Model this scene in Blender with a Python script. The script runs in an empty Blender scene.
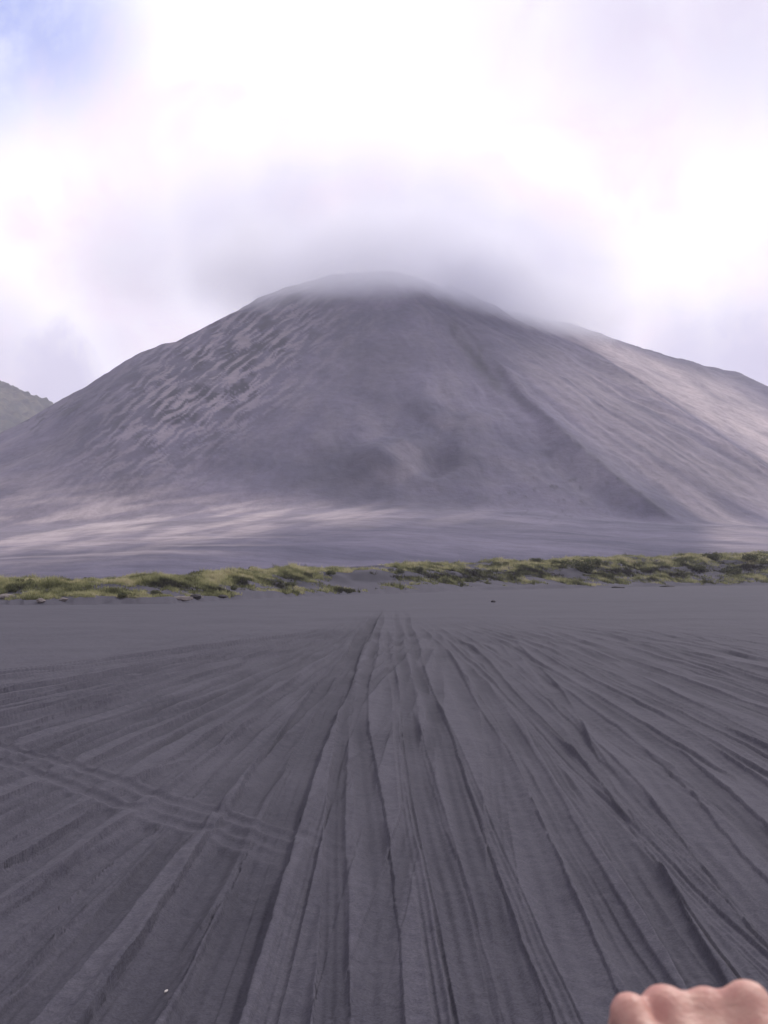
import bpy, math, random
import numpy as np
from mathutils import Vector, Matrix

random.seed(7)
RNG = np.random.default_rng(11)
C = bpy.context.scene
COL = C.collection
F = 1098.0            # focal length in picture units (1024 high)
CAM_H = 2.5
TILT = math.atan(58 / F)

# ------------------------------------------------------------------ helpers
def tag(o, label=None, cat=None, group=None, kind=None):
    if label: o['label'] = label
    if cat: o['category'] = cat
    if group: o['group'] = group
    if kind: o['kind'] = kind
    return o

def mesh_object(name, verts, faces, mat, smooth=True, parent=None):
    """verts (n,3) array; faces (m,k) int array of tris or quads"""
    verts = np.asarray(verts, np.float32)
    faces = np.asarray(faces, np.int32)
    me = bpy.data.meshes.new(name)
    k = faces.shape[1]
    me.vertices.add(len(verts)); me.vertices.foreach_set('co', verts.ravel())
    me.loops.add(faces.size); me.loops.foreach_set('vertex_index', faces.ravel())
    me.polygons.add(len(faces))
    me.polygons.foreach_set('loop_start', np.arange(0, faces.size, k, dtype=np.int32))
    me.update(calc_edges=True)
    me.polygons.foreach_set('use_smooth', np.full(len(faces), smooth))
    me.materials.append(mat)
    me.update()
    o = bpy.data.objects.new(name, me)
    COL.objects.link(o)
    if parent: o.parent = parent
    return o

def float_attr(o, name, vals):
    a = o.data.attributes.new(name, 'FLOAT', 'POINT')
    a.data.foreach_set('value', np.asarray(vals, np.float32).ravel())

def vec_attr(o, name, vals):
    a = o.data.attributes.new(name, 'FLOAT_VECTOR', 'POINT')
    a.data.foreach_set('vector', np.asarray(vals, np.float32).ravel())

def grid_faces(rows, cols, wrap=False):
    i = np.arange(rows - 1)[:, None]
    n = cols if wrap else cols - 1
    j = np.arange(n)[None, :]
    j2 = (j + 1) % cols
    a = i * cols + j; b = i * cols + j2
    c = (i + 1) * cols + j2; d = (i + 1) * cols + j
    return np.stack([a + 0 * b, b, c, d], -1).reshape(-1, 4)

def sstep(a, b, x):
    t = np.clip((x - a) / (b - a), 0, 1)
    return t * t * (3 - 2 * t)

def _h(ix, iy, seed):
    n = (ix * 374761393 + iy * 668265263 + seed * 974634777) & 0x7fffffff
    n = ((n ^ (n >> 13)) * 1274126177) & 0x7fffffff
    n = n ^ (n >> 16)
    return (n & 0xffff) / 65535.0

def vnoise(x, y, seed=0):
    """gradient-like smooth noise in -1..1"""
    x = np.asarray(x, np.float64); y = np.asarray(y, np.float64)
    ix = np.floor(x).astype(np.int64); iy = np.floor(y).astype(np.int64)
    fx = x - ix; fy = y - iy
    ux = fx**3 * (fx * (fx * 6 - 15) + 10); uy = fy**3 * (fy * (fy * 6 - 15) + 10)
    def g(dx, dy):
        a = _h(ix + dx, iy + dy, seed) * 2 * math.pi
        return np.cos(a) * (fx - dx) + np.sin(a) * (fy - dy)
    a = g(0, 0); b = g(1, 0); c = g(0, 1); d = g(1, 1)
    return 1.5 * ((a + (b - a) * ux) * (1 - uy) + (c + (d - c) * ux) * uy)

def fbm(x, y, seed=0, octaves=4, gain=.5):
    s = 0; amp = 1; f = 1
    for k in range(octaves):
        s = s + amp * vnoise(x * f + 13.7 * k, y * f - 7.3 * k, seed + k)
        amp *= gain; f *= 2.03
    return s

def at(px, py, depth):
    """world point seen at picture position px,py at the given forward distance"""
    a = (px - 384) / F; b = (512 - py) / F
    dy = math.cos(TILT) - b * math.sin(TILT)
    dz = math.sin(TILT) + b * math.cos(TILT)
    return np.array([a / dy * depth, depth, CAM_H + dz / dy * depth])

def to_px(x, y, z):
    yy = np.maximum(y, .1)
    c, s = math.cos(TILT), math.sin(TILT)
    zz = z - CAM_H
    fw = yy * c + zz * s
    up = -yy * s + zz * c
    return 384 + F * x / fw, 512 - F * up / fw

# ------------------------------------------------------------------ terrain
def az_u(x, y):
    az = np.clip(np.arctan2(x, y), -1.0, 1.0)
    return 384 + F * np.tan(az)

U_K   = [-900, -300, 0, 120, 200, 300, 390, 480, 600, 768, 1100, 2000]
FRONT = [70, 78, 83, 82, 90, 104, 119, 135, 158, 190, 235, 260]     # distance of the foot of the grassy bank
WIDTH = [14, 14, 14, 15, 17, 22, 28, 31, 36, 44, 50, 50]
RISE  = [.9, 1.0, 1.15, 1.4, 1.7, 2.2, 2.8, 3.2, 4.0, 5.4, 6.0, 6.0]
SLOPE = [.030, .036, .044, .052, .060, .070, .075, .074, .064, .052, .045, .04]

def belt(x, y):
    u = az_u(x, y)
    r = np.hypot(x, y)
    wob = 3.0 * fbm(u / 60.0, 0 * u + 3.3, 21, 3)
    f = np.interp(u, U_K, FRONT) + wob
    w = np.interp(u, U_K, WIDTH)
    return u, r, f, w, (r - f) / w

def seg_ridge(x, y, A, B, s, rnd, s_left=None, left=None):
    d = B[:2] - A[:2]; L = math.hypot(*d); e = d / L
    m = (B[2] - A[2]) / L
    px = x - A[0]; py = y - A[1]
    t = px * e[0] + py * e[1]
    dp = np.abs(-px * e[1] + py * e[0])
    if s_left is not None:
        s = np.where(left, s_left, s)
    mm = np.clip(m, -.97 * s, .97 * s)
    t = np.clip(t + mm / np.sqrt(s * s - mm * mm) * dp, 0, L)
    dx = px - t * e[0]; dy = py - t * e[1]
    dist = np.sqrt(dx * dx + dy * dy + rnd * rnd) - rnd
    return A[2] + m * t - s * dist

CREST = [(-420, 600, 930), (-250, 556, 940), (-120, 500, 948), (0, 440, 950), (60, 409, 950), (110, 376, 950), (150, 347, 951),
         (170, 340, 952), (200, 333, 955), (250, 303, 958), (290, 283, 960), (322, 275, 962), (350, 269, 965), (385, 268, 966),
         (412, 273, 968), (440, 284, 970), (470, 293, 975), (510, 307, 1000), (560, 320, 1050), (640, 344, 1110),
         (700, 361, 1140), (736, 370, 1150), (756, 380, 1150), (800, 415, 1150), (900, 475, 1150), (1050, 550, 1150)]
EDGE  = [(450, 284, 962), (490, 307, 948), (545, 331, 915), (600, 356, 876), (680, 409, 800), (768, 468, 722), (860, 525, 640)]
SPUR  = [(425, 280, 958), (470, 327, 846), (520, 387, 734), (570, 431, 662), (630, 481, 612), (690, 528, 566)]
LOBE  = [(300, 300, 948), (290, 332, 890), (255, 395, 790), (215, 450, 715)]

def cone(x, y):
    wx = x + 1.8 * fbm(x / 45, y / 45, 31, 3); wy = y + 1.8 * fbm(x / 45, y / 45, 35, 3)
    wx2 = x + 2.0 * fbm(x / 18, y / 18, 31, 3); wy2 = y + 2.0 * fbm(x / 18, y / 18, 35, 3)
    z = np.full(np.shape(x), -400.0)
    for pts, s, rnd, q in ((CREST, .61, 5, 0), (EDGE, .64, 5, 1), (SPUR, .66, 1.0, 2), (LOBE, .66, 22, 0)):
        P = [at(*p) for p in pts]
        zz = np.full(np.shape(x), -400.0)
        X, Y = (wx, wy) if q == 0 else (wx2, wy2) if q == 1 else (.5 * (x + wx2), .5 * (y + wy2))
        PR = P[::-1]; e0 = PR[0] - (PR[1] - PR[0]) * 3
        left = X < np.interp(Y, [e0[1]] + [p[1] for p in PR], [e0[0]] + [p[0] for p in PR]) if q == 2 else None
        for a, b in zip(P[:-1], P[1:]):
            zz = np.maximum(zz, seg_ridge(X, Y, a, b, s, rnd, (.88 if q == 2 else None), left))
        k = 1.2
        m = np.maximum(z, zz)
        z = m + k * np.log(np.exp((z - m) / k) + np.exp((zz - m) / k)) - k * .0
    return z

def terrain(x, y):
    x = np.asarray(x, np.float64); y = np.asarray(y, np.float64)
    u, r, f, w, t = belt(x, y)
    rise = np.interp(u, U_K, RISE)
    fr = sstep(-.08, 1.0, t)
    z = rise * fr
    inb = sstep(-.05, .12, t) * (1 - sstep(1.0, 1.35, t))
    hm = fbm(x / 9.0, y / 7.0, 41, 3)
    z = z + inb * (.28 + .0025 * np.maximum(r - 90, 0)) * (hm + .2)
    # small scarp at the foot of the bank
    z = z + .30 * sstep(-.03, .02, t) * (1 - sstep(1.0, 1.3, t))
    sl = np.interp(u, U_K, SLOPE)
    far = np.maximum(r - (f + w), 0)
    z = z + sl * far * sstep(0, 60, far) + .02 * far * (1 - sstep(0, 60, far))
    z = z + sstep(30, 160, far) * 1.3 * fbm(x / 55.0, y / 80.0, 51, 4)
    front = (y > 250) & (r > 250)
    if np.any(front):
        xf, yf, zf = x[front], y[front], z[front]
        c = cone(xf, yf)
        on = sstep(-10, 30, c - zf)
        # gullies running down the fall line from the summit
        sx, sy = -2.0, 985.0
        th = np.arctan2(xf - sx, sy - yf); rr = np.hypot(xf - sx, yf - sy)
        thw = th + .05 * fbm(xf / 70, yf / 70, 67, 3)
        g = fbm(thw * 17, rr / 150.0, 61, 5, .55)
        c = c - 3 + on * 1.0 * g + on * 2.2 * fbm(xf / 46, yf / 60, 71, 4)
        # slumped pillows low on the front face
        uu, vv = to_px(xf, yf, c)
        pil = np.exp(-((uu - 420) / 75)**2 - ((vv - 455) / 40)**2)
        c = c + pil * 9.0 * fbm(xf / 34, yf / 60, 77, 2)
        c = c - 8 * sstep(150, 30, uu) * sstep(500, 440, vv)
        k = 3.0
        m = np.maximum(zf, c)
        z[front] = m + k * np.log(np.exp((zf - m) / k) + np.exp((c - m) / k))
    return z

def hit(px, py):
    d = np.concatenate([np.arange(5, 60, .05), np.arange(60, 500, .2)])
    a = at(px, py, 1.0)
    X = a[0] * d; Z = CAM_H + (a[2] - CAM_H) * d
    zt = terrain(X, d)
    i = int(np.argmax(Z < zt))
    return np.array([X[i], d[i], zt[i]])

# ---- tyre tracks: lateral position as a function of forward distance
_TRACKS = []
def tracks():
    if not _TRACKS: _TRACKS.extend(make_tracks())
    return _TRACKS

def make_tracks():
    T = []
    def t(pts, w, D, fade0=2.0, fade1=50.0): T.append((pts, w, D, fade0, fade1))
    # set fanning in from the left towards a point some 45 m ahead
    for k, a in enumerate([2.35, 3.1, 3.75, 4.7, 5.3, 6.0, 6.8, 7.4, 8.3, 9.0, 9.9, 10.6, 11.7, 12.6, 13.8, 14.8, 16.2, 17.6, 19.0, 20.5, 22.3]):
        b = .9 if a < 3 else .25 + .11 * a
        pts = [(0, -a), (8, -a * .84 - .02), (20, -(a * .54 + b * .25)), (32, -(a * .28 + b * .45)), (45, -b), (90, -b * .6)]
        t(pts, random.uniform(.12, .20), random.uniform(.075, .12), 2, 58)
    # right-hand set, nearly straight ahead
    for x0, x15, x35 in [(1.15, 1.5, 1.75), (1.55, 1.95, 2.2), (1.95, 2.45, 2.7), (2.3, 2.85, 3.2), (2.75, 3.4, 3.7), (3.3, 3.9, 4.1), (3.9, 4.5, 4.6),
                         (4.5, 5.1, 5.1), (5.3, 5.75, 5.6), (6.2, 6.45, 6.2), (7.3, 7.4, 7.0), (8.6, 8.6, 8.2), (10, 9.8, 9.2), (11.6, 11.2, 10.3), (13.4, 12.8, 11.6), (15.5, 14.8, 13.2), (18, 17, 15)]:
        t([(0, x0 - .15), (7, x0), (15, x15), (35, x35), (55, x35 * .72), (100, x35 * .6)], random.uniform(.13, .22), random.uniform(.028, .046), 2, 60)
    nmain = len(T)
    # fainter, older tracks crossing at slightly different angles
    rr = random.Random(23)
    for i in range(46):
        x0 = rr.uniform(-13, 13); sl = rr.uniform(-.05, .12) - .016 * x0 * (x0 < 0)
        t([(0, x0), (20, x0 + sl * 20), (60, x0 + sl * 44), (100, x0 + sl * 50)], rr.uniform(.08, .18), rr.uniform(.03, .055), 2, 54)
    older = T[nmain:]; T = T[:nmain]; rr.shuffle(T)
    fine = []
    for i in range(28):
        x0 = rr.uniform(-9, 9); sl = -.019 * x0 if x0 < 0 else .012 * rr.uniform(-1, 1)
        fine.append(([(0, x0), (20, x0 + sl * 20), (45, x0 + sl * 42), (100, x0 + sl * 45)], rr.uniform(.045, .085), rr.uniform(.018, .032), 2, 50))
    T = older + T[:len(T) // 2] + fine[:14] + T[len(T) // 2:] + fine[14:]
    # the deepest ruts in the middle, driven last
    t([(0, -.18), (6, -.215), (8.3, -.33), (11.9, -.53), (17, -.68), (30, -.72), (60, -.3), (100, 0)], .10, .040, 2, 75)
    t([(0, 0), (6, -.03), (8.3, -.09), (11.9, -.20), (18.3, -.40), (25, -.46), (40, -.3), (100, .1)], .15, .050, 2, 75)
    t([(0, .5), (6, .50), (8.6, .51), (14.4, .42), (23, .44), (40, .55), (100, .9)], .15, .050, 2, 75)
    t([(0, .82), (6, .82), (8.9, .81), (13.7, .81), (23, .86), (40, 1.0), (100, 1.6)], .15, .042, 2, 75)
    t([(0, -1.5), (6.1, -1.46), (7.6, -1.46), (10.4, -1.46), (12.5, -1.44), (16, -1.38), (25, -1.2), (32, -.97), (60, -.5), (100, -.2)], .21, .125, 2, 70)
    t([(0, -1.05), (6.1, -1.02), (7.6, -1.01), (9.2, -1.0), (11.9, -1.0), (17.7, -1.0), (30, -.89), (42, -.72), (60, -.4), (100, -.1)], .20, .105, 2, 75)
    return T

def ground_detail(x, y):
    """relief of the driven ash near the camera, and how compacted it is"""
    r = np.hypot(x, y)
    z = np.zeros_like(x); wet = np.zeros_like(x)
    yy = np.clip(y, 0, 200)
    side = sstep(.5, 2.0, y)
    for k, (pts, w, D, f0, f1) in enumerate(tracks()):
        dd = [p[0] for p in pts]; xx = [p[1] for p in pts]
        xs = np.linspace(0, 200, 1601)
        cur = np.interp(xs, dd, xx)
        ker = np.hanning(61); ker /= ker.sum()
        cur = np.convolve(np.pad(cur, 30, mode='edge'), ker, mode='valid')
        cur = cur + .04 * np.sin(xs * .3 + k * 2.1)
        xt = np.interp(yy, xs, cur)
        slope = np.interp(yy, xs, np.gradient(cur, xs)); tone = 1.15 if k >= len(tracks()) - 6 else .25 + .75 * ((k * 37) % 11) / 10
        q = (x - xt) / np.sqrt(1 + slope**2) / w
        near = np.abs(q) < 4.5
        if not near.any(): continue
        qn = q[near]; yn = yy[near]; xn = x[near]
        close = 1 - sstep(10, 24, yn)
        sd = np.sign(qn) * 3.3
        edge = 1 + .10 * vnoise(yn * .7, sd + k * 5.1, 91) + min(1, w / .17) * close * (.055 * vnoise(yn * 2.6, sd + k * 3.3, 92) + .03 * vnoise(yn * 8.0, sd + k, 94))
        a = np.abs(qn) / edge
        depth = D * (.72 + .5 * vnoise(yn / 3.1, 0 * yn + k * 3.7, 95)) * (1 - sstep(f1 * .62, f1, yn)) * side[near]
        wall = np.minimum((.34, .55, .8)[k % 3] + .4 * sstep(.12, .3, np.abs(slope[near])) + .0008 * yn**2, .95)
        flat = 1 - sstep(1 - wall, 1 + .35 * wall, a)
        tread = .0060 * np.sin(qn * 8.5 + k + .8 * vnoise(yn * .5, qn, 93)) * close
        asym = 1 + .45 * np.sign(qn) * (1 if k % 2 else -1)
        berm = np.where(a > 1, np.exp(-(a - 1) / (.42 + .015 * yn)), 0) * (1 - flat) * asym
        cut = flat * np.clip(depth / (.6 * D), 0, 1)
        zo = z[near]
        z[near] = zo * (1 - .6 * cut) + (-depth + tread) * cut + .80 * depth * berm
        wet[near] = wet[near] * (1 - cut) + np.where(flat > 0, flat * depth / D * tone, 0)
    z = .14 * np.tanh(z / .14)
    # light vehicle that crossed from the left
    A = np.array([-6.6, 16.8]); B = np.array([-.10, 9.2])
    e = (B - A) / np.linalg.norm(B - A); L = np.linalg.norm(B - A)
    for off in (-.28, .28):
        tt = (x - A[0]) * e[0] + (y - A[1]) * e[1]
        q = ((x - A[0]) * -e[1] + (y - A[1]) * e[0] - off + .05 * np.sin(tt * 1.3)) / .10
        m = np.exp(-(q / .9)**4) * sstep(-2, .5, tt) * (1 - sstep(L - 3.4, L - .2, tt) * (.75 + .25 * sstep(L - .4, L, tt))) * (.6 + .5 * vnoise(tt / .9, 0 * tt, 97))
        b = np.exp(-((np.abs(q) - 1.5) / .45)**2) * sstep(-2, .5, tt) * (1 - sstep(L - 3.4, L - .2, tt) * (.75 + .25 * sstep(L - .4, L, tt)))
        lev = np.exp(-(q / 2.2)**4) * sstep(-2, .5, tt) * (1 - sstep(L - 3.4, L - .2, tt) * (.75 + .25 * sstep(L - .4, L, tt)))
        z = z * (1 - .75 * lev) - .045 * m + .008 * b
        wet = np.maximum(wet * (1 - .5 * m), .5 * m)
    fade = 1 - sstep(35, 80, r)
    z += fade * (.026 * fbm(x / 1.3, y / 3.4, 101, 3) + .006 * fbm(x / .3, y / .6, 105, 3) + .003 * fbm(x / .08, y / .13, 109, 2))
    # scuffed, clodded patches on the crowns between ruts
    clod = sstep(.15, .6, fbm(x / 1.1, y / 1.4, 111, 2))
    z += fade * clod * .010 * np.abs(fbm(x / .22, y / .3, 115, 3))
    z += .05 * fbm(x / 14, y / 9, 119, 3) * sstep(20, 60, r)
    return z, wet

# ------------------------------------------------------------------ materials
def new_mat(name):
    m = bpy.data.materials.new(name); m.use_nodes = True
    nt = m.node_tree; nt.nodes.clear()
    out = nt.nodes.new('ShaderNodeOutputMaterial')
    b = nt.nodes.new('ShaderNodeBsdfPrincipled')
    nt.links.new(b.outputs[0], out.inputs[0])
    b.inputs['Roughness'].default_value = .95
    b.inputs['Specular IOR Level'].default_value = .15
    return m, nt, b, out

def N(nt, typ, **kw):
    n = nt.nodes.new('ShaderNode' + typ)
    for k, v in kw.items():
        if k.startswith('i_'): n.inputs[int(k[2:]) if k[2:].isdigit() else k[2:]].default_value = v
        else: setattr(n, k, v)
    return n

def mixc(nt, fac, a, b, blend='MIX'):
    n = nt.nodes.new('ShaderNodeMix'); n.data_type = 'RGBA'; n.blend_type = blend
    for sock, v in ((n.inputs[0], fac), (n.inputs[6], a), (n.inputs[7], b)):
        if hasattr(v, 'is_linked') or isinstance(v, bpy.types.NodeSocket): nt.links.new(v, sock)
        elif isinstance(v, (int, float)): sock.default_value = v
        else: sock.default_value = (*v, 1)
    return n.outputs[2]

def mth(nt, op, a, b=None, clamp=False):
    n = nt.nodes.new('ShaderNodeMath'); n.operation = op; n.use_clamp = clamp
    for i, v in enumerate((a, b)):
        if v is None: continue
        if isinstance(v, bpy.types.NodeSocket): nt.links.new(v, n.inputs[i])
        else: n.inputs[i].default_value = v
    return n.outputs[0]

def ramp(nt, src, lo, hi, a=0.0, b=1.0):
    n = nt.nodes.new('ShaderNodeMapRange'); n.interpolation_type = 'SMOOTHSTEP'
    nt.links.new(src, n.inputs[0])
    n.inputs[1].default_value = lo; n.inputs[2].default_value = hi
    n.inputs[3].default_value = a; n.inputs[4].default_value = b
    return n.outputs[0]

def noise(nt, coord, scale, detail=3, rough=.55, dist=0.0):
    n = nt.nodes.new('ShaderNodeTexNoise')
    nt.links.new(coord, n.inputs['Vector'])
    n.inputs['Scale'].default_value = scale; n.inputs['Detail'].default_value = detail
    n.inputs['Roughness'].default_value = rough; n.inputs['Distortion'].default_value = dist
    return n.outputs[0]

def attr(nt, name):
    return N(nt, 'Attribute', attribute_name=name).outputs

ASH = (.066, .061, .073)
ASH_DARK = (.044, .042, .051)
PALE_ASH_SUN = (.46, .395, .41)  # pale ash, and the tone of sunlight painted on the cone

def ash_material():
    m, nt, b, out = new_mat('black_ash')
    pos = N(nt, 'NewGeometry').outputs['Position']
    n1 = noise(nt, pos, .35, 4)
    n2 = noise(nt, pos, 7.0, 5, .65)
    n3 = noise(nt, pos, 48.0, 5, .8)
    c = mixc(nt, ramp(nt, n1, .35, .65), (.049, .047, .066), (.063, .060, .082))
    c = mixc(nt, ramp(nt, n2, .3, .7), c, (.071, .068, .089))
    nt.nodes[-1]
    c = mixc(nt, mth(nt, 'MULTIPLY', attr(nt, 'compacted')[2], .68), c, (.033, .032, .046))
    g = ramp(nt, n3, .3, .7, .70, 1.3)
    gc = nt.nodes.new('ShaderNodeCombineColor')
    for i in range(3): nt.links.new(g, gc.inputs[i])
    c = mixc(nt, 1.0, c, gc.outputs[0], 'MULTIPLY')
    # wind-sorted paler and darker bands on the open flat further out
    st = nt.nodes.new('ShaderNodeMapping'); nt.links.new(pos, st.inputs[0]); st.inputs['Scale'].default_value = (.02, .13, 1)
    n4 = noise(nt, st.outputs[0], 1.0, 4, .6)
    c = mixc(nt, ramp(nt, n4, .45, .7, 0, .35), c, (.080, .076, .098))
    nt.links.new(c, b.inputs['Base Color'])
    bp = N(nt, 'Bump', i_Strength=.55, i_Distance=.02)
    nt.links.new(n2, bp.inputs['Height'])
    bp2 = N(nt, 'Bump', i_Strength=.5, i_Distance=.006)
    nt.links.new(n3, bp2.inputs['Height']); nt.links.new(bp.outputs[0], bp2.inputs['Normal'])
    nt.links.new(bp2.outputs[0], b.inputs['Normal'])
    return m

def volcano_material():
    m, nt, b, out = new_mat('volcanic_slope_ash')
    pos = N(nt, 'NewGeometry').outputs['Position']
    fall = attr(nt, 'fall')[1]
    pale = attr(nt, 'pale')[2]; rock = attr(nt, 'rock')[2]  # pale: ash plus painted sunlight; rock: dark lava plus painted shade
    n1 = noise(nt, pos, .012, 5, .6)
    n2 = noise(nt, pos, .16, 6, .7)
    s1 = noise(nt, fall, 1.0, 6, .65, .3)
    s2 = noise(nt, fall, 3.7, 5, .7)
    c = mixc(nt, ramp(nt, n1, .36, .64), (.060, .059, .100), (.120, .111, .168))
    steep = attr(nt, 'steep')[2]
    c = mixc(nt, mth(nt, 'MULTIPLY', ramp(nt, s1, .42, .72, 0, .42), steep), c, (.185, .170, .198))
    c = mixc(nt, ramp(nt, s2, .5, .75, 0, .22), c, (.075, .072, .092))
    c = mixc(nt, pale, c, PALE_ASH_SUN)
    c = mixc(nt, mth(nt, 'MULTIPLY', rock, 1.0, True), c, (.024, .025, .038))  # dark rock, plus painted cloud shadow and spur shade
    g = ramp(nt, n2, .3, .7, .84, 1.16)
    gc = nt.nodes.new('ShaderNodeCombineColor')
    for i in range(3): nt.links.new(g, gc.inputs[i])
    c = mixc(nt, 1.0, c, gc.outputs[0], 'MULTIPLY')
    nt.links.new(c, b.inputs['Base Color'])
    bp = N(nt, 'Bump', i_Strength=.5, i_Distance=1.6)
    nt.links.new(n2, bp.inputs['Height'])
    bp2 = N(nt, 'Bump', i_Strength=.25, i_Distance=2.0)
    nt.links.new(s2, bp2.inputs['Height']); nt.links.new(bp.outputs[0], bp2.inputs['Normal'])
    nt.links.new(bp2.outputs[0], b.inputs['Normal'])
    return m

def tint_material(name, cols):
    """leaf / blade material: colour chosen along a ramp by the 'tint' attribute"""
    m, nt, b, out = new_mat(name)
    cr = nt.nodes.new('ShaderNodeValToRGB')
    el = cr.color_ramp.elements
    for i, c in enumerate(cols):
        p = i / (len(cols) - 1)
        e = el[i] if i < 2 else el.new(p)
        e.position = p; e.color = (*c, 1)
    nt.links.new(attr(nt, 'tint')[2], cr.inputs[0])
    nt.links.new(cr.outputs[0], b.inputs['Base Color'])
    b.inputs['Roughness'].default_value = .8
    tr = nt.nodes.new('ShaderNodeBsdfTranslucent'); nt.links.new(cr.outputs[0], tr.inputs[0])
    mx = nt.nodes.new('ShaderNodeMixShader'); mx.inputs[0].default_value = .25
    nt.links.new(b.outputs[0], mx.inputs[1]); nt.links.new(tr.outputs[0], mx.inputs[2])
    nt.links.new(mx.outputs[0], out.inputs[0])
    return m

def stone_material(name, c0, c1, scale=9):
    m, nt, b, out = new_mat(name)
    pos = N(nt, 'TexCoord').outputs['Object']
    n = noise(nt, pos, scale, 6, .7)
    nt.links.new(mixc(nt, ramp(nt, n, .3, .7), c0, c1), b.inputs['Base Color'])
    bp = N(nt, 'Bump', i_Strength=.6, i_Distance=.03)
    nt.links.new(n, bp.inputs['Height']); nt.links.new(bp.outputs[0], b.inputs['Normal'])
    return m

def skin_material():
    m, nt, b, out = new_mat('skin')
    pos = N(nt, 'TexCoord').outputs['Object']
    n = noise(nt, pos, 75, 5, .65); n2 = noise(nt, pos, 900, 2, .6)
    vo = N(nt, 'TexVoronoi', i_Scale=620.0); nt.links.new(pos, vo.inputs['Vector'])
    c = mixc(nt, ramp(nt, n, .35, .68), (.52, .325, .265), (.41, .20, .172))
    c = mixc(nt, attr(nt, 'knuckle')[2], c, (.52, .25, .215))
    nt.links.new(c, b.inputs['Base Color'])
    b.inputs['Roughness'].default_value = .52
    b.inputs['Specular IOR Level'].default_value = .4
    b.inputs['Subsurface Weight'].default_value = .18
    b.inputs['Subsurface Radius'].default_value = (1, .35, .2)
    b.inputs['Subsurface Scale'].default_value = .004
    bp = N(nt, 'Bump', i_Strength=.22, i_Distance=.0008)
    nt.links.new(vo.outputs['Distance'], bp.inputs['Height'])
    bp2 = N(nt, 'Bump', i_Strength=.35, i_Distance=.003)
    cm = nt.nodes.new('ShaderNodeMapping'); nt.links.new(pos, cm.inputs[0]); cm.inputs['Scale'].default_value = (150, 260, 200)
    nt.links.new(noise(nt, cm.outputs[0], 1.0, 3, .6, .6), bp2.inputs['Height']); nt.links.new(bp.outputs[0], bp2.inputs['Normal'])
    nt.links.new(bp2.outputs[0], b.inputs['Normal'])
    return m

M_ASH = ash_material()
M_VOL = volcano_material()

# ------------------------------------------------------------------ ground
def build_ground():
    th_in = np.arctan((np.arange(-60, 830, 1.05) - 384) / F)
    a0, a1 = th_in[0], th_in[-1]
    th_l = -math.pi + (a0 + math.pi) * np.linspace(0, 1, 90, endpoint=False)**.55
    th_r = a1 + (math.pi - a1) * np.linspace(0, 1, 90)[1:-1]**1.8
    th = np.concatenate([th_l, th_in, th_r])
    py = np.concatenate([np.arange(1075, 760, -1.15), np.arange(760, 700, -.6), np.arange(700, 590, -.42)])
    r1 = 2745.0 / (py - 570)
    r = np.concatenate([np.linspace(.4, r1[0], 24, endpoint=False), r1, np.linspace(r1[-1], 330, 280)[1:], [360, 420, 600, 1000, 2000, 4000, 8000]])
    R, T = np.meshgrid(r, th, indexing='ij')
    X = R * np.sin(T); Y = R * np.cos(T)
    z = terrain(np.where(R < 330, X, X / R * 330), np.where(R < 330, Y, Y / R * 330))
    _, rr, f, w, t = belt(X, Y)
    dz, wet = ground_detail(X, Y)
    wet = np.maximum(wet, 1.5 * sstep(.22, .32, t) * (1 - sstep(1.0, 1.2, t)) * sstep(-.5, .2, fbm(X / 7, Y / 6, 195, 3)))
    off = 1 - sstep(-.3, 0, t)
    z = z + dz * off
    # dips under the foot of the mountain and carries on level to the horizon
    over = rr - (f + w)
    s = sstep(14, 60, over)
    z = np.where(over > 14, z * (1 - s) - 3.0 * s, z)
    o = mesh_object('ash_plain', np.stack([X, Y, z], -1).reshape(-1, 3), grid_faces(len(r), len(th), True)[:, ::-1], M_ASH)
    float_attr(o, 'compacted', wet)
    tag(o, 'dark volcanic ash plain scored by tyre tracks', 'ground', kind='structure')
    return o

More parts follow.
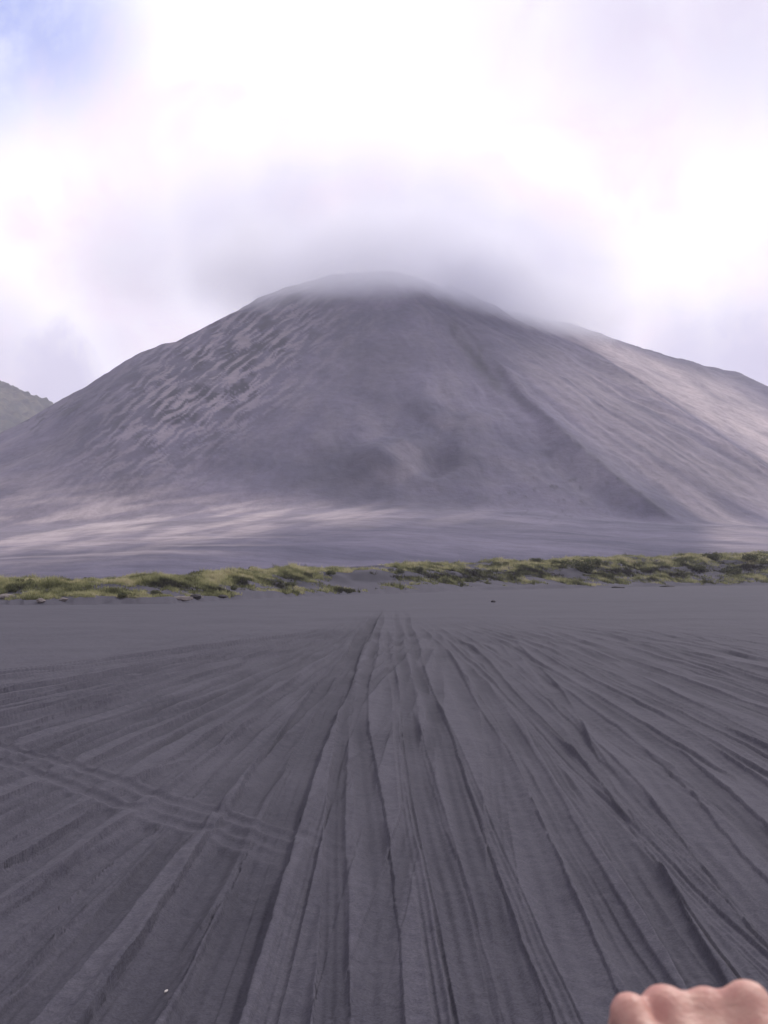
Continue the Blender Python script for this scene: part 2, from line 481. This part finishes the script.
def build_volcano():
    th = np.arctan((np.arange(-420, 1200, 1.5) - 384) / F)
    r = np.concatenate([np.linspace(88, 250, 50, endpoint=False), np.linspace(250, 460, 80, endpoint=False), np.linspace(460, 1010, 250, endpoint=False), np.linspace(1010, 1260, 70), np.linspace(1280, 1700, 20)])
    R, T = np.meshgrid(r, th, indexing='ij')
    Y = R * np.cos(T); X = R * np.sin(T)
    Z = terrain(X, Y)
    _, rr, f, w, t = belt(X, Y)
    over = rr - (f + w)
    Z = Z - (1 - sstep(4, 20, over)) * .8 - (1 - sstep(-20, 4, over)) * 6
    o = mesh_object('volcano', np.stack([X, Y, Z], -1).reshape(-1, 3), grid_faces(len(r), len(th))[:, ::-1], M_VOL)
    u, v = to_px(X, Y, Z)
    sx, sy = -2.0, 985.0
    a = np.arctan2(X - sx, sy - Y); rad = np.hypot(X - sx, Y - sy)
    vec_attr(o, 'fall', np.stack([(a + .05 * fbm(X / 70, Y / 70, 67, 3)) * 9, rad / 80.0, 0 * a], -1).reshape(-1, 3))
    # pale windblown ash: sheets along the foot of the slope; sunlight painted on the hollow behind the right-hand edge
    e = Z - 0
    stre = fbm(X / 38 + Y / 150, Y / 60 - X / 220, 131, 4)
    foot = np.interp(u, [-300, 0, 150, 300, 400, 520, 600], [.75, .8, .85, .8, .3, .08, 0]) * np.exp(-((v - np.interp(u, [0, 150, 260, 400, 768], [522, 517, 516, 514, 530])) / np.interp(u, [0, 200, 300, 420], [34, 24, 12, 10]))**2)
    foot = foot * (.30 + .70 * sstep(-.5, .6, fbm(u / 85 + .3, (v + .16 * u) / 9.0, 133, 4)))
    foot2 = .38 * np.exp(-((v - 552 + .035 * u) / 9)**2) * (1 - sstep(180, 330, u)) * sstep(-.3, .5, fbm(X / 120, Y / 22, 137, 3))
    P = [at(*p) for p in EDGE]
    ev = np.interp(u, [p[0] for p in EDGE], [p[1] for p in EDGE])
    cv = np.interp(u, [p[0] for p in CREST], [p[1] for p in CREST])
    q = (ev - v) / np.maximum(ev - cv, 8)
    sunlit_hollow = sstep(.0, .12, q) * (1 - sstep(.55, .95, q)) * sstep(520, 640, u) * (.66 + .3 * fbm(X / 40, Y / 60, 141, 4))
    rface_lit = .40 * sstep(0, 40, u - np.interp(v, [p[1] for p in SPUR], [p[0] for p in SPUR])) * sstep(330, 400, v) * (v > ev) * (.6 + .5 * fbm(a * 30, rad / 120, 145, 4))  # right of the spur lightened in colour as its partly lit side
    pale = np.clip(foot + foot2 + np.where(v < ev + 1, sunlit_hollow, 0) + rface_lit + .16 * np.exp(-((u - 40) / 130)**2 - ((v - 475) / 32)**2) * (.6 + .7 * stre), 0, 1)
    # bare dark lava breaking through in strips high on the left flank
    du = (u - 215) * .60 + (v - 375) * .80; dv = (u - 215) * .80 - (v - 375) * .60
    zone = 1.5 * np.exp(-(du / 50)**2 - (dv / 120)**2)
    zone2 = .8 * np.exp(-((v - (430 - .30 * u)) / 13)**2) * (1 - sstep(150, 260, u))
    st = fbm(du / 4.2 + .5 * fbm(u / 20, v / 20, 153, 2), dv / 30.0, 151, 5, .6)
    rock = (.25 + .75 * sstep(-.35, .3, fbm(u / 32, v / 26, 157, 3))) * np.maximum(zone, zone2) * sstep(.05, .28, st + .05) * 1.0
    spur_rock_shade = (.62 + .2 * sstep(420, 370, v)) * np.exp(-((u - np.interp(v, [p[1] for p in SPUR], [p[0] for p in SPUR]) + 7 + 10 * sstep(430, 380, v)) / (5 + 13 * sstep(420, 370, v)))**2) * sstep(300, 340, v) * (1 - sstep(505, 535, v)) * (.65 + .5 * fbm(u / 14, v / 25, 155, 3))  # dark rock high on the spur; shade painted into the crease below
    spots = .7 * sstep(.55, .8, fbm(u / 9, v / 7, 161, 3)) * np.exp(-((u - 560) / 90)**2 - ((v - 490) / 30)**2)
    face = .46 * np.exp(-((u - 400) / 130)**2 - ((v - 470) / 34)**2) + .30 * np.exp(-((u - 390) / 90)**2 - ((v - 360) / 60)**2)  # cloud shadow painted dark across the middle of the cone
    pale = np.clip(pale + .34 * np.clip(zone, 0, 1) * sstep(.02, .4, -st) + .16 * np.exp(-((u - 430) / 90)**2 - ((v - 455) / 45)**2) * sstep(.0, .5, fbm(X / 30, Z / 22, 167, 2)), 0, 1)
    face = face * (.7 + .8 * fbm(X / 60, (Z + Y * .3) / 60, 165, 4))
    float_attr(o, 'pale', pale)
    float_attr(o, 'steep', 1 - .85 * sstep(500, 524, v))
    float_attr(o, 'rock', np.clip(rock + spur_rock_shade + spots + face, 0, 1))  # lava mask also carries the painted shade
    tag(o, 'grey violet ash cone with its summit in cloud', 'volcano', kind='structure')
    return o

def build_hill():
    P = [at(-420, 330, 1900), at(-200, 345, 1900), at(-60, 352, 1900), at(-4, 378, 1900), at(8, 384, 1900), at(16, 395, 1900), at(30, 408, 1900), at(90, 445, 1900), at(200, 520, 1900)]
    xs = np.linspace(-1500, -250, 330); ys = np.linspace(1450, 2300, 220)
    Y, X = np.meshgrid(ys, xs, indexing='ij')
    Z = np.full(X.shape, -50.0)
    for a, b in zip(P[:-1], P[1:]):
        Z = np.maximum(Z, seg_ridge(X, Y, a, b, .62, 20))
    g = fbm(X / 90, Y / 90, 171, 4)
    Z = Z + 9 * g + 6.0 * fbm(X / 14, Y / 14, 175, 3) - 4
    Z = np.maximum(Z, -20)
    m, nt, b, out = new_mat('hill_scrub')
    pos = N(nt, 'NewGeometry').outputs['Position']
    n1 = noise(nt, pos, .05, 6, .7); n2 = noise(nt, pos, .016, 4, .6)
    c = mixc(nt, ramp(nt, n2, .42, .6), (.030, .040, .026), (.085, .083, .052))
    c = mixc(nt, ramp(nt, n1, .45, .62), c, (.016, .024, .016))
    nt.links.new(c, b.inputs['Base Color'])
    o = mesh_object('green_hill', np.stack([X, Y, Z], -1).reshape(-1, 3), grid_faces(len(ys), len(xs)), m)
    tag(o, 'scrubby green hill behind the left flank of the volcano', 'hill', kind='structure')
    return o

build_ground(); build_volcano(); build_hill()

# ------------------------------------------------------------------ grass on the bank
def blades(cx, cy, cz, h, w, lean, n, rng):
    """n triangular blades per tuft for arrays of tuft centres"""
    k = len(cx)
    ang = rng.uniform(0, 2 * math.pi, (k, n)); rad = rng.uniform(0, 1, (k, n))**.7 * w[:, None]
    bx = cx[:, None] + np.cos(ang) * rad; by = cy[:, None] + np.sin(ang) * rad
    hh = h[:, None] * rng.uniform(.5, 1.15, (k, n))
    la = rng.uniform(0, 2 * math.pi, (k, n)); ll = hh * rng.uniform(.1, .8, (k, n)) * lean
    fa = rng.uniform(0, 2 * math.pi, (k, n)); fw = rng.uniform(.02, .05, (k, n)) * (1 + w[:, None])
    z0 = cz[:, None] - .06
    v0 = np.stack([bx - np.cos(fa) * fw, by - np.sin(fa) * fw, z0 + 0 * bx], -1)
    v1 = np.stack([bx + np.cos(fa) * fw, by + np.sin(fa) * fw, z0 + 0 * bx], -1)
    v2 = np.stack([bx + np.cos(la) * ll, by + np.sin(la) * ll, z0 + hh], -1)
    return np.stack([v0, v1, v2], 2).reshape(-1, 3)

def build_grass():
    rng = np.random.default_rng(5)
    n = 150000
    u = rng.uniform(-110, 880, n); tt = rng.uniform(-.02, 1.12, n)
    az = np.arctan((u - 384) / F)
    f = np.interp(u, U_K, FRONT); w = np.interp(u, U_K, WIDTH)
    r = f + tt * w
    x = r * np.sin(az); y = r * np.cos(az)
    _, _, _, _, t = belt(x, y)
    pat = fbm(x / 6.5, y / 5.0, 181, 4)
    # rows of growth at the foot and on the crest of the bank, thinner between
    foot = np.exp(-((t - .10) / .13)**2); crest = np.exp(-((t - .72) / .30)**2)
    keep = .30 * foot + .62 * crest + .25
    keep = keep + np.where(u < 250, .0, 0) - .5 * sstep(.12, -.01, t) * 1.0
    bare = 1.3 * np.exp(-((u - 362) / 36)**2 - ((t - .55) / .36)**2) + .7 * np.exp(-((u - 100) / 40)**2 - ((t - .45) / .12)**2) + .9 * np.exp(-((u - 480) / 75)**2 - ((t - .08) / .14)**2) + .7 * np.exp(-((u - 35) / 60)**2 - ((t - .02) / .10)**2)  + .8 * np.exp(-((u - 475) / 16)**2 - ((t - .75) / .2)**2)
    keep = keep + 1.0 * pat - 1.2 * bare + .10
    ok = (t > -.01) & (t < 1.1) & (keep > rng.uniform(.1, .75, n))
    x, y, t, u, pat, r = x[ok], y[ok], t[ok], u[ok], pat[ok], r[ok]
    x, y, t, u, pat, r = (q[:52000] for q in (x, y, t, u, pat, r))
    z = terrain(x, y)
    k = len(x)
    sc = (.75 + .0035 * np.maximum(r - 85, 0))
    h = sc * rng.uniform(.12, .42, k) * (1 + .5 * np.clip(pat, -1, 1)) * (1 + .9 * sstep(.2, .7, fbm(x / 1.6, y / 1.6, 197, 2))); wd = sc * rng.uniform(.12, .3, k)
    V = blades(x, y, z, h, wd, 1.0, 7, rng)
    m = tint_material('bank_grass', [(.028, .027, .022), (.085, .09, .045), (.20, .208, .105), (.35, .345, .18), (.48, .44, .28)])
    o = mesh_object('grass', V, np.arange(len(V)).reshape(-1, 3), m, smooth=False)
    tone = .55 + .62 * fbm(x / 2.8, y / 3.0, 191, 4) + rng.uniform(-.16, .16, k) + .18 * np.exp(-((t - .85) / .2)**2) - .42 * np.exp(-((t - .36) / .12)**2) * sstep(300, 420, u) - .2 * np.exp(-((t - .45) / .1)**2)
    tint = np.repeat(np.clip(tone, 0, 1), 21)
    float_attr(o, 'tint', tint)
    tag(o, 'strip of yellow green grass along the low ash bank', 'grass', kind='stuff')
build_grass()

# ------------------------------------------------------------------ shrubs, rocks, pebbles
M_SHRUB = tint_material('shrub_leaves', [(.03, .036, .022), (.065, .074, .04), (.12, .125, .066), (.19, .18, .10)])
M_TWIG = stone_material('twigs', (.05, .04, .032), (.10, .08, .065), 20)

def shrub_mesh(seed, wide=1.0, tall=.62):
    rng = np.random.default_rng(seed)
    lob = [(rng.normal(0, .28) * wide, rng.normal(0, .28) * wide, rng.uniform(.25, .62) * tall, rng.uniform(.24, .40)) for _ in range(9)]
    vs, tn = [], []
    for lx, ly, lz, lr in lob:
        n = 130
        d = rng.normal(size=(n, 3)); d /= np.linalg.norm(d, axis=1)[:, None]
        rr = lr * rng.uniform(.45, 1.05, n)
        p = np.array([lx, ly, lz]) + d * rr[:, None] * np.array([1, 1, .8])
        p = p[p[:, 2] > -.04]
        k = len(p)
        e1 = rng.normal(size=(k, 3)); e1 /= np.linalg.norm(e1, axis=1)[:, None]
        e2 = np.cross(e1, rng.normal(size=(k, 3))); e2 /= np.linalg.norm(e2, axis=1)[:, None]
        s = rng.uniform(.035, .085, k)[:, None]
        vs.append(np.stack([p - e1 * s, p + e2 * s * .6, p + e1 * s * 1.3], 1).reshape(-1, 3))
        tn.append(np.repeat(np.clip(rng.normal(.45, .2, k), 0, 1), 3))
    return np.concatenate(vs), np.concatenate(tn)

SHRUB_DATA = []
def shrub_proto(seed, wide, tall):
    V, t = shrub_mesh(seed, wide, tall)
    o = mesh_object('shrub', V, np.arange(len(V)).reshape(-1, 3), M_SHRUB, smooth=False)
    float_attr(o, 'tint', t)
    return o

GRP = 'low shrubs on the grassy bank'
COMMON = 'low dark bushy clump half sunk in the grass of the bank'
special = {
    0: ('roundest dark shrub, standing alone on the crest of the bank right of centre', None),
    1: ('big rounded grey green shrub on the bank at the far right edge of the photo', None),
    2: ('small dark shrub alone on the bare ash slope above the left half of the grass', None),
    3: ('bushy clump by itself at the foot of the bank, leftmost of those at the foot', None),
}
spots = [(498, 566, 1.5, 0), (752, 562, 3.8, 1), (252, 570, .9, 2), (124, 598, .95, 1), (155, 595, .8, 2),
         (578, 570, 3.2, 0), (594, 566, 2.4, 2), (418, 571, 1.4, 1), (679, 563, 1.7, 0), (714, 560, 3.0, 1), (700, 571, 2.0, 2), (650, 571, 1.6, 0),
         (610, 578, 1.5, 1), (525, 576, 1.6, 2), (470, 582, 1.2, 0), (445, 583, 1.3, 2), (398, 573, 1.2, 0), (28, 583, .8, 0), (14, 592, .7, 1), (62, 590, .65, 2), (90, 580, .6, 0),
         (330, 575, 1.0, 2), (292, 586, .9, 0), (235, 590, .8, 1), (557, 565, 1.5, 1), (735, 573, 2.1, 0), (536, 563, 1.6, 2)]
protos = [shrub_proto(301, 1.0, .62), shrub_proto(302, 1.25, .55), shrub_proto(303, .9, .72)]
used = set()
for i, (px, py, s, k) in enumerate(spots):
    p = hit(px, py)
    if k in used:
        o = protos[k].copy(); COL.objects.link(o)
    else:
        o = protos[k]; used.add(k)
    o.location = (p[0], p[1], p[2] - .05 * s)
    o.scale = (s * random.uniform(.85, 1.1), s * random.uniform(.85, 1.1), s * random.uniform(.8, 1.0))
    o.rotation_euler = (0, 0, random.uniform(0, 6.28))
    lab, _ = special.get(i, (COMMON, None))
    tag(o, lab, 'shrub', GRP)

def rock_object(name, mat, size, seed, squash=(1, .8, .55)):
    import bmesh
    bm = bmesh.new(); bmesh.ops.create_icosphere(bm, subdivisions=3, radius=1)
    rs = random.Random(seed)
    planes = [(Vector((rs.uniform(-1, 1), rs.uniform(-1, 1), rs.uniform(-1, 1))).normalized(), rs.uniform(.62, .9)) for _ in range(14)]
    for v in bm.verts:
        for n, d in planes:
            k = v.co.dot(n)
            if k > d: v.co -= n * (k - d)
        v.co *= 1 + .05 * math.sin(v.co.x * 9 + seed) * math.cos(v.co.y * 7)
        v.co = Vector((v.co.x * squash[0], v.co.y * squash[1], v.co.z * squash[2])) * size
    me = bpy.data.meshes.new(name); bm.to_mesh(me); bm.free()
    me.materials.append(mat)
    o = bpy.data.objects.new(name, me); COL.objects.link(o)
    return o

M_PALE = stone_material('pale_stone', (.16, .142, .142), (.25, .222, .218), 3)
M_DARKS = stone_material('dark_stone', (.042, .039, .046), (.08, .074, .08), 3)
rocks = [
    (6, 598, .48, 'pale', (1.6, .8, .5), 'long pale rock at the left edge of the photo, below the end of the grass'),
    (41, 602, .30, 'pale', (1.1, .9, .7), 'squat pinkish rock below the grass, left one of a close pair'),
    (63, 602, .32, 'pale', (1.2, .8, .6), 'flat pale rock below the grass, right one of a close pair'),
    (181, 600, .55, 'pale', (1.7, .8, .4), 'broad flat pale slab at the foot of the bank, next to a dark boulder'),
    (195, 598, .42, 'dark', (1.2, .9, .8), 'dark boulder at the foot of the bank beside a flat pale slab'),
    (493, 602, .22, 'dark', (1, .9, .6), 'small black stone alone on the open ash in front of the bank'),
    (222, 598, .36, 'dark', (1.5, .9, .5), 'low dark rock under the grass edge, in a row left of centre'),
    (618, 588, .45, 'dark', (2.2, .8, .4), 'long low dark rock at the foot of the bank, right of centre'),
    (667, 587, .50, 'dark', (2.4, .8, .4), 'longest low dark rock at the foot of the bank, towards the right'),
]
for i, (px, py, s, kind, sq, lab) in enumerate(rocks):
    p = hit(px, py)
    o = rock_object('rock', M_PALE if kind == 'pale' else M_DARKS, s, 40 + i, sq)
    o.location = (p[0], p[1], p[2] + .12 * s); o.rotation_euler = (0, 0, random.uniform(-.3, .3))
    tag(o, lab, 'rock', 'loose rocks along the foot of the bank')

p = hit(166, 983)
o = rock_object('pebble', stone_material('white_pebble', (.45, .42, .42), (.6, .56, .56), 60), .011, 77, (2.2, .8, .6))
dz, _ = ground_detail(np.array([p[0]]), np.array([p[1]]))
o.location = (p[0], p[1], p[2] + float(dz[0]) + .014); o.rotation_euler = (0, 0, 1.3)
tag(o, 'tiny white elongated pebble lying in a dark rut, the only white speck on the ash', 'pebble')

# ------------------------------------------------------------------ the hand reaching in at the right
def surface_nets(fn, lo, hi, step):
    lo = np.array(lo); hi = np.array(hi)
    n = np.ceil((hi - lo) / step).astype(int) + 1
    ax = [lo[i] + step * np.arange(n[i]) for i in range(3)]
    G = fn(*np.meshgrid(*ax, indexing='ij'))
    ins = G < 0
    c = np.zeros(tuple(n - 1)); pos = np.zeros(tuple(n - 1) + (3,))
    idx = [(slice(0, -1), slice(1, None))[0:2] for _ in range(3)]
    corners = [(i, j, k) for i in (0, 1) for j in (0, 1) for k in (0, 1)]
    def sl(A, o): return A[o[0]:n[0] - 1 + o[0], o[1]:n[1] - 1 + o[1], o[2]:n[2] - 1 + o[2]]
    for a in corners:
        for d in range(3):
            if a[d] == 0:
                b = list(a); b[d] = 1
                ga, gb = sl(G, a), sl(G, b)
                cr = (ga < 0) != (gb < 0)
                t = np.where(cr, ga / np.where(cr, ga - gb, 1), 0)
                c += cr
                for q in range(3):
                    pos[..., q] += np.where(cr, a[q] + (t if q == d else 0), 0)
    act = c > 0
    ids = -np.ones(act.shape, int); ids[act] = np.arange(act.sum())
    ijk = np.argwhere(act)
    V = lo + step * (ijk + pos[act] / c[act][:, None])
    Fs = []
    for d in range(3):
        e1, e2 = [(1, 2), (2, 0), (0, 1)][d]
        s0 = [slice(None)] * 3; s1 = [slice(None)] * 3
        s0[d] = slice(0, -1); s1[d] = slice(1, None)
        A = ins[tuple(s0)]; B = ins[tuple(s1)]
        for flip in (False, True):
            w = np.argwhere((A & ~B) if not flip else (~A & B))
            w = w[(w[:, e1] > 0) & (w[:, e2] > 0) & (w[:, e1] < n[e1] - 1) & (w[:, e2] < n[e2] - 1)]
            q = []
            for o1, o2 in ((-1, -1), (0, -1), (0, 0), (-1, 0)):
                z = w.copy(); z[:, e1] += o1; z[:, e2] += o2
                q.append(ids[z[:, 0], z[:, 1], z[:, 2]])
            q = np.stack(q, -1)
            Fs.append(q[:, ::-1] if flip else q)
    return V, np.concatenate(Fs)

def build_hand():
    D = .50
    K = [at(px, py, D) for px, py in ((626, 1006), (665, 1012), (707, 1013), (747, 1006))]    # knuckle centres: little, ring, middle, index
    rad = [.0086, .0114, .0102, .0112]
    K = [np.array(k) for k in K]
    K[0][1] -= .006; K[1][1] += .002; K[2][1] += .004; K[3][1] += .001
    wrist = np.array([K[2][0] + .012, D - .080, K[2][2] - .050])
    elbow = wrist + np.array([.13, -.17, -.12])
    shoulder = elbow + np.array([.10, -.27, .16])
    chains = []
    def ch(*pts): return [(np.array(p), r) for p, r in pts]
    for i, (k, r) in enumerate(zip(K, rad)):
        w0 = wrist + np.array([(i - 1.5) * .011, .012, .004])
        L = [.026, .033, .036, .034][i]
        p1 = k + np.array([.001, L * .62, -L * .78]); p2 = p1 + np.array([0, -L * .55, -L * .52]); p3 = p2 + np.array([0, -L * .50, L * .26])
        chains.append((ch((k, r), (k + (p1 - k) * .5, r * .86), (p1, r * .92), (p2, r * .84), (p3, r * .74)), ch((w0, .0135), (w0 + (k - w0) * .6, .0105), (k + np.array([0, -.003, -.0015]), r * .86))))
    th0 = wrist + np.array([.022, .010, -.006]); th1 = K[3] + np.array([.018, -.028, -.030]); th2 = K[3] + np.array([.010, .004, -.046]); th3 = K[2] + np.array([.012, .018, -.060])
    thumb = ch((th0, .015), (th1, .0125), (th2, .0105), (th3, .0085))
    arm = ch((wrist, .024), (wrist + (elbow - wrist) * .25, .029), (wrist + (elbow - wrist) * .65, .039), (elbow, .041), (elbow + (shoulder - elbow) * .5, .046), (shoulder, .052))
    def cap(x, y, z, a, ra, b, rb):
        d = b - a; L2 = d @ d
        t = np.clip(((x - a[0]) * d[0] + (y - a[1]) * d[1] + (z - a[2]) * d[2]) / L2, 0, 1)
        return np.sqrt((x - a[0] - t * d[0])**2 + (y - a[1] - t * d[1])**2 + (z - a[2] - t * d[2])**2) - (ra + (rb - ra) * t)
    def smin(a, b, k):
        h = np.clip(.5 + .5 * (b - a) / k, 0, 1)
        return b + (a - b) * h - k * h * (1 - h)
    def chain(x, y, z, c, k=.004):
        d = None
        for (a, ra), (b, rb) in zip(c[:-1], c[1:]):
            q = cap(x, y, z, a, ra, b, rb)
            d = q if d is None else smin(d, q, k)
        return d
    def fn(x, y, z):
        d = chain(x, y, z, arm, .012)
        back = None
        for i, (_, mc) in enumerate(chains):
            q = chain(x, y, z, mc)
            back = q if back is None else smin(back, q, .003 if i == 1 else .009)
        d = smin(d, back, .012)
        d = smin(d, chain(x, y, z, thumb), .006)
        for i, (fg, _) in enumerate(chains):
            d = smin(d, chain(x, y, z, fg), .0014 if i == 0 else .004)
        return d
    m = skin_material()
    allp = np.array([p for c in chains for q in c for p, _ in q] + [p for p, _ in thumb] + [p for p, _ in arm])
    V, Fc = surface_nets(fn, allp.min(0) - .07, allp.max(0) + .07, .0026)
    o0 = np.array([wrist[0], wrist[1], wrist[2]])
    o = mesh_object('person', V - o0, Fc, m)
    o.location = tuple(o0)
    kn = np.zeros(len(V))
    for k in K: kn = np.maximum(kn, np.exp(-(np.linalg.norm(V - k, axis=1) / .012)**2))
    float_attr(o, 'knuckle', kn * .8)
    md = o.modifiers.new('smooth', 'SMOOTH'); md.iterations = 4; md.factor = .5
    sb = o.modifiers.new('finer', 'SUBSURF'); sb.levels = 1; sb.render_levels = 1
    tag(o, 'bare hand clenched in a fist, knuckles up, reaching in at the bottom right corner', 'person')
build_hand()

# ------------------------------------------------------------------ cloud cap on the summit, haze
def ellipsoid_mesh(name, parts, mat):
    import bmesh
    bm = bmesh.new()
    bmesh.ops.create_icosphere(bm, subdivisions=4, radius=1)
    me = bpy.data.meshes.new(name); bm.to_mesh(me); bm.free()
    me.materials.append(mat)
    o = bpy.data.objects.new(name, me); COL.objects.link(o)
    return o

def cloud_material(name, density, colour):
    m = bpy.data.materials.new(name); m.use_nodes = True
    nt = m.node_tree; nt.nodes.clear()
    out = nt.nodes.new('ShaderNodeOutputMaterial')
    v = nt.nodes.new('ShaderNodeVolumePrincipled')
    nt.links.new(v.outputs[0], out.inputs['Volume'])
    v.inputs['Color'].default_value = (*colour, 1)
    v.inputs['Anisotropy'].default_value = .25
    oc = N(nt, 'TexCoord').outputs['Object']
    L = nt.nodes.new('ShaderNodeVectorMath'); L.operation = 'LENGTH'; nt.links.new(oc, L.inputs[0])
    wpos = N(nt, 'NewGeometry').outputs['Position']
    n = noise(nt, wpos, .011, 4, .6)
    dd = mth(nt, 'ADD', L.outputs['Value'], mth(nt, 'MULTIPLY', mth(nt, 'SUBTRACT', n, .5), 1.25))
    f = ramp(nt, dd, .25, .98, 1, 0)
    edge = ramp(nt, L.outputs['Value'], .80, .99, 1, 0)
    f = mth(nt, 'MULTIPLY', mth(nt, 'MULTIPLY', f, f), edge)
    nt.links.new(mth(nt, 'MULTIPLY', f, density), v.inputs['Density'])
    return m

M_CLOUD = cloud_material('cloud_air', .0225, (.93, .94, 1.0))
for c, s, lab in ((at(372, 263, 905), (290, 150, 62), 'grey cloud cap clinging to the summit of the volcano'),
                  (at(530, 302, 950), (180, 150, 50), 'thin trailing cloud along the right shoulder of the volcano')):
    o = ellipsoid_mesh('cloud_cap', None, M_CLOUD)
    o.location = tuple(c); o.scale = s
    tag(o, lab, 'cloud_cap', kind='stuff')

def build_haze():
    import bmesh
    bm = bmesh.new(); bmesh.ops.create_cube(bm, size=1)
    me = bpy.data.meshes.new('haze'); bm.to_mesh(me); bm.free()
    m = bpy.data.materials.new('haze_air'); m.use_nodes = True
    nt = m.node_tree; nt.nodes.clear()
    out = nt.nodes.new('ShaderNodeOutputMaterial'); v = nt.nodes.new('ShaderNodeVolumePrincipled')
    v.inputs['Color'].default_value = (.84, .83, 1.0, 1); v.inputs['Density'].default_value = .00023
    nt.links.new(v.outputs[0], out.inputs['Volume'])
    me.materials.append(m)
    o = bpy.data.objects.new('haze', me); COL.objects.link(o)
    lo, hi = -60.0, 480.0
    o.location = (0, 0, (lo + hi) / 2); o.scale = (17000, 17000, hi - lo)
    tag(o, 'thin violet haze in front of the volcano', 'haze', kind='stuff')
build_haze()

# ------------------------------------------------------------------ sky, sun
SUN_EL, SUN_AZ = math.radians(40), math.radians(40)        # azimuth clockwise from straight ahead
def build_sky():
    w = bpy.data.worlds.new('World'); C.world = w; w.use_nodes = True
    nt = w.node_tree; nt.nodes.clear()
    out = nt.nodes.new('ShaderNodeOutputWorld'); bg = nt.nodes.new('ShaderNodeBackground')
    nt.links.new(bg.outputs[0], out.inputs[0])
    sky = nt.nodes.new('ShaderNodeTexSky'); sky.sky_type = 'NISHITA'; sky.sun_disc = False
    sky.sun_elevation = SUN_EL; sky.sun_rotation = SUN_AZ
    bg.inputs[1].default_value = .1
    dirn = N(nt, 'TexCoord').outputs['Generated']
    # flattened coordinates so the clouds stretch towards the horizon
    sep = nt.nodes.new('ShaderNodeSeparateXYZ'); nt.links.new(dirn, sep.inputs[0])
    n1 = noise(nt, dirn, 3.2, 6, .58, .3); n2 = noise(nt, dirn, 8.0, 6, .6, .3)
    def blob(px, py, inner, outer, amt):
        p = at(px, py, 1.0) - np.array([0, 0, CAM_H]); p /= np.linalg.norm(p)
        d = nt.nodes.new('ShaderNodeVectorMath'); d.operation = 'DISTANCE'
        nt.links.new(dirn, d.inputs[0]); d.inputs[1].default_value = tuple(p)
        dd = mth(nt, 'ADD', d.outputs['Value'], mth(nt, 'MULTIPLY', mth(nt, 'SUBTRACT', n2, .5), .17))
        return ramp(nt, dd, inner, outer, amt, 0)
    def total(bs):
        s = None
        for b in bs:
            q = blob(*b); s = q if s is None else mth(nt, 'MAXIMUM', s, q)
        return s
    grey = total([(150, 265, .0, .15, .7), (230, 252, .0, .15, .85), (300, 248, .0, .15, 1), (370, 246, .0, .15, 1), (440, 258, .0, .15, 1), (520, 285, .0, .14, 1), (350, 300, .0, .16, 1), (600, 350, .0, .08, .75),
                  (680, 358, .0, .09, .85), (760, 365, .0, .12, .95), (40, 390, .0, .10, .9), (-40, 375, 0, .14, .9), (120, 335, .0, .09, .5), (540, 20, .0, .18, .55), (640, 10, 0, .2, .75), (740, 10, .0, .2, .8), (900, 330, 0, .2, .8)])
    grey = mth(nt, 'MULTIPLY', grey, ramp(nt, n1, .25, .5, .85, 1.0))
    amb = ramp(nt, n1, .50, .72, 0, .16)
    grey = mth(nt, 'MAXIMUM', grey, amb)
    hole = mth(nt, 'MULTIPLY', total([(45, 25, .0, .14, .85), (-70, -40, .04, .2, 1.0)]), ramp(nt, n2, .3, .55, .6, 1.0))
    white = (15, 14.6, 15); shade = (7.5, 7.15, 9.2)
    pink = mixc(nt, ramp(nt, n2, .4, .7), white, (11.9, 10.5, 11.5))
    cl = mixc(nt, grey, pink, shade)
    blue = mixc(nt, .75, sky.outputs[0], (3.9, 5.0, 10.8))
    # unseen sky behind and left dimmed so the sun models the relief
    bx = mth(nt, 'ADD', mth(nt, 'MULTIPLY', sep.outputs[1], .8), mth(nt, 'MULTIPLY', sep.outputs[0], .5))
    unseen_sky_dim = ramp(nt, bx, -.5, .35, .48, 1.0)
    full = mixc(nt, hole, cl, blue)
    sc = nt.nodes.new('ShaderNodeVectorMath'); sc.operation = 'SCALE'
    nt.links.new(full, sc.inputs[0]); nt.links.new(unseen_sky_dim, sc.inputs['Scale'])
    nt.links.new(sc.outputs[0], bg.inputs[0])
build_sky()
sun = bpy.data.lights.new('sun', 'SUN'); sun.energy = 2.4; sun.angle = math.radians(9); sun.color = (1, .95, .88)
so = bpy.data.objects.new('sun', sun); COL.objects.link(so)
sd = Vector((math.sin(SUN_AZ) * math.cos(SUN_EL), math.cos(SUN_AZ) * math.cos(SUN_EL), math.sin(SUN_EL)))
so.rotation_euler = sd.to_track_quat('Z', 'Y').to_euler(); so.location = (0, 0, 60)

# ------------------------------------------------------------------ camera, render settings
cam = bpy.data.cameras.new('camera'); co = bpy.data.objects.new('camera', cam); COL.objects.link(co)
cam.sensor_width = 36; cam.sensor_fit = 'AUTO'; cam.lens = 36 * F / 1024
cam.clip_start = .05; cam.clip_end = 20000
cam.dof.use_dof = True; cam.dof.focus_distance = 40; cam.dof.aperture_fstop = 20
co.location = (0, 0, CAM_H); co.rotation_euler = (math.pi / 2 + TILT, 0, 0)
C.camera = co
C.view_settings.view_transform = 'Standard'; C.view_settings.look = 'None'
C.view_settings.exposure = 0; C.view_settings.gamma = 1; C.view_settings.use_curve_mapping = False
C.render.engine = 'CYCLES'
C.cycles.use_denoising = True
C.cycles.volume_bounces = 8
C.cycles.volume_step_rate = 1.0
C.cycles.max_bounces = 10
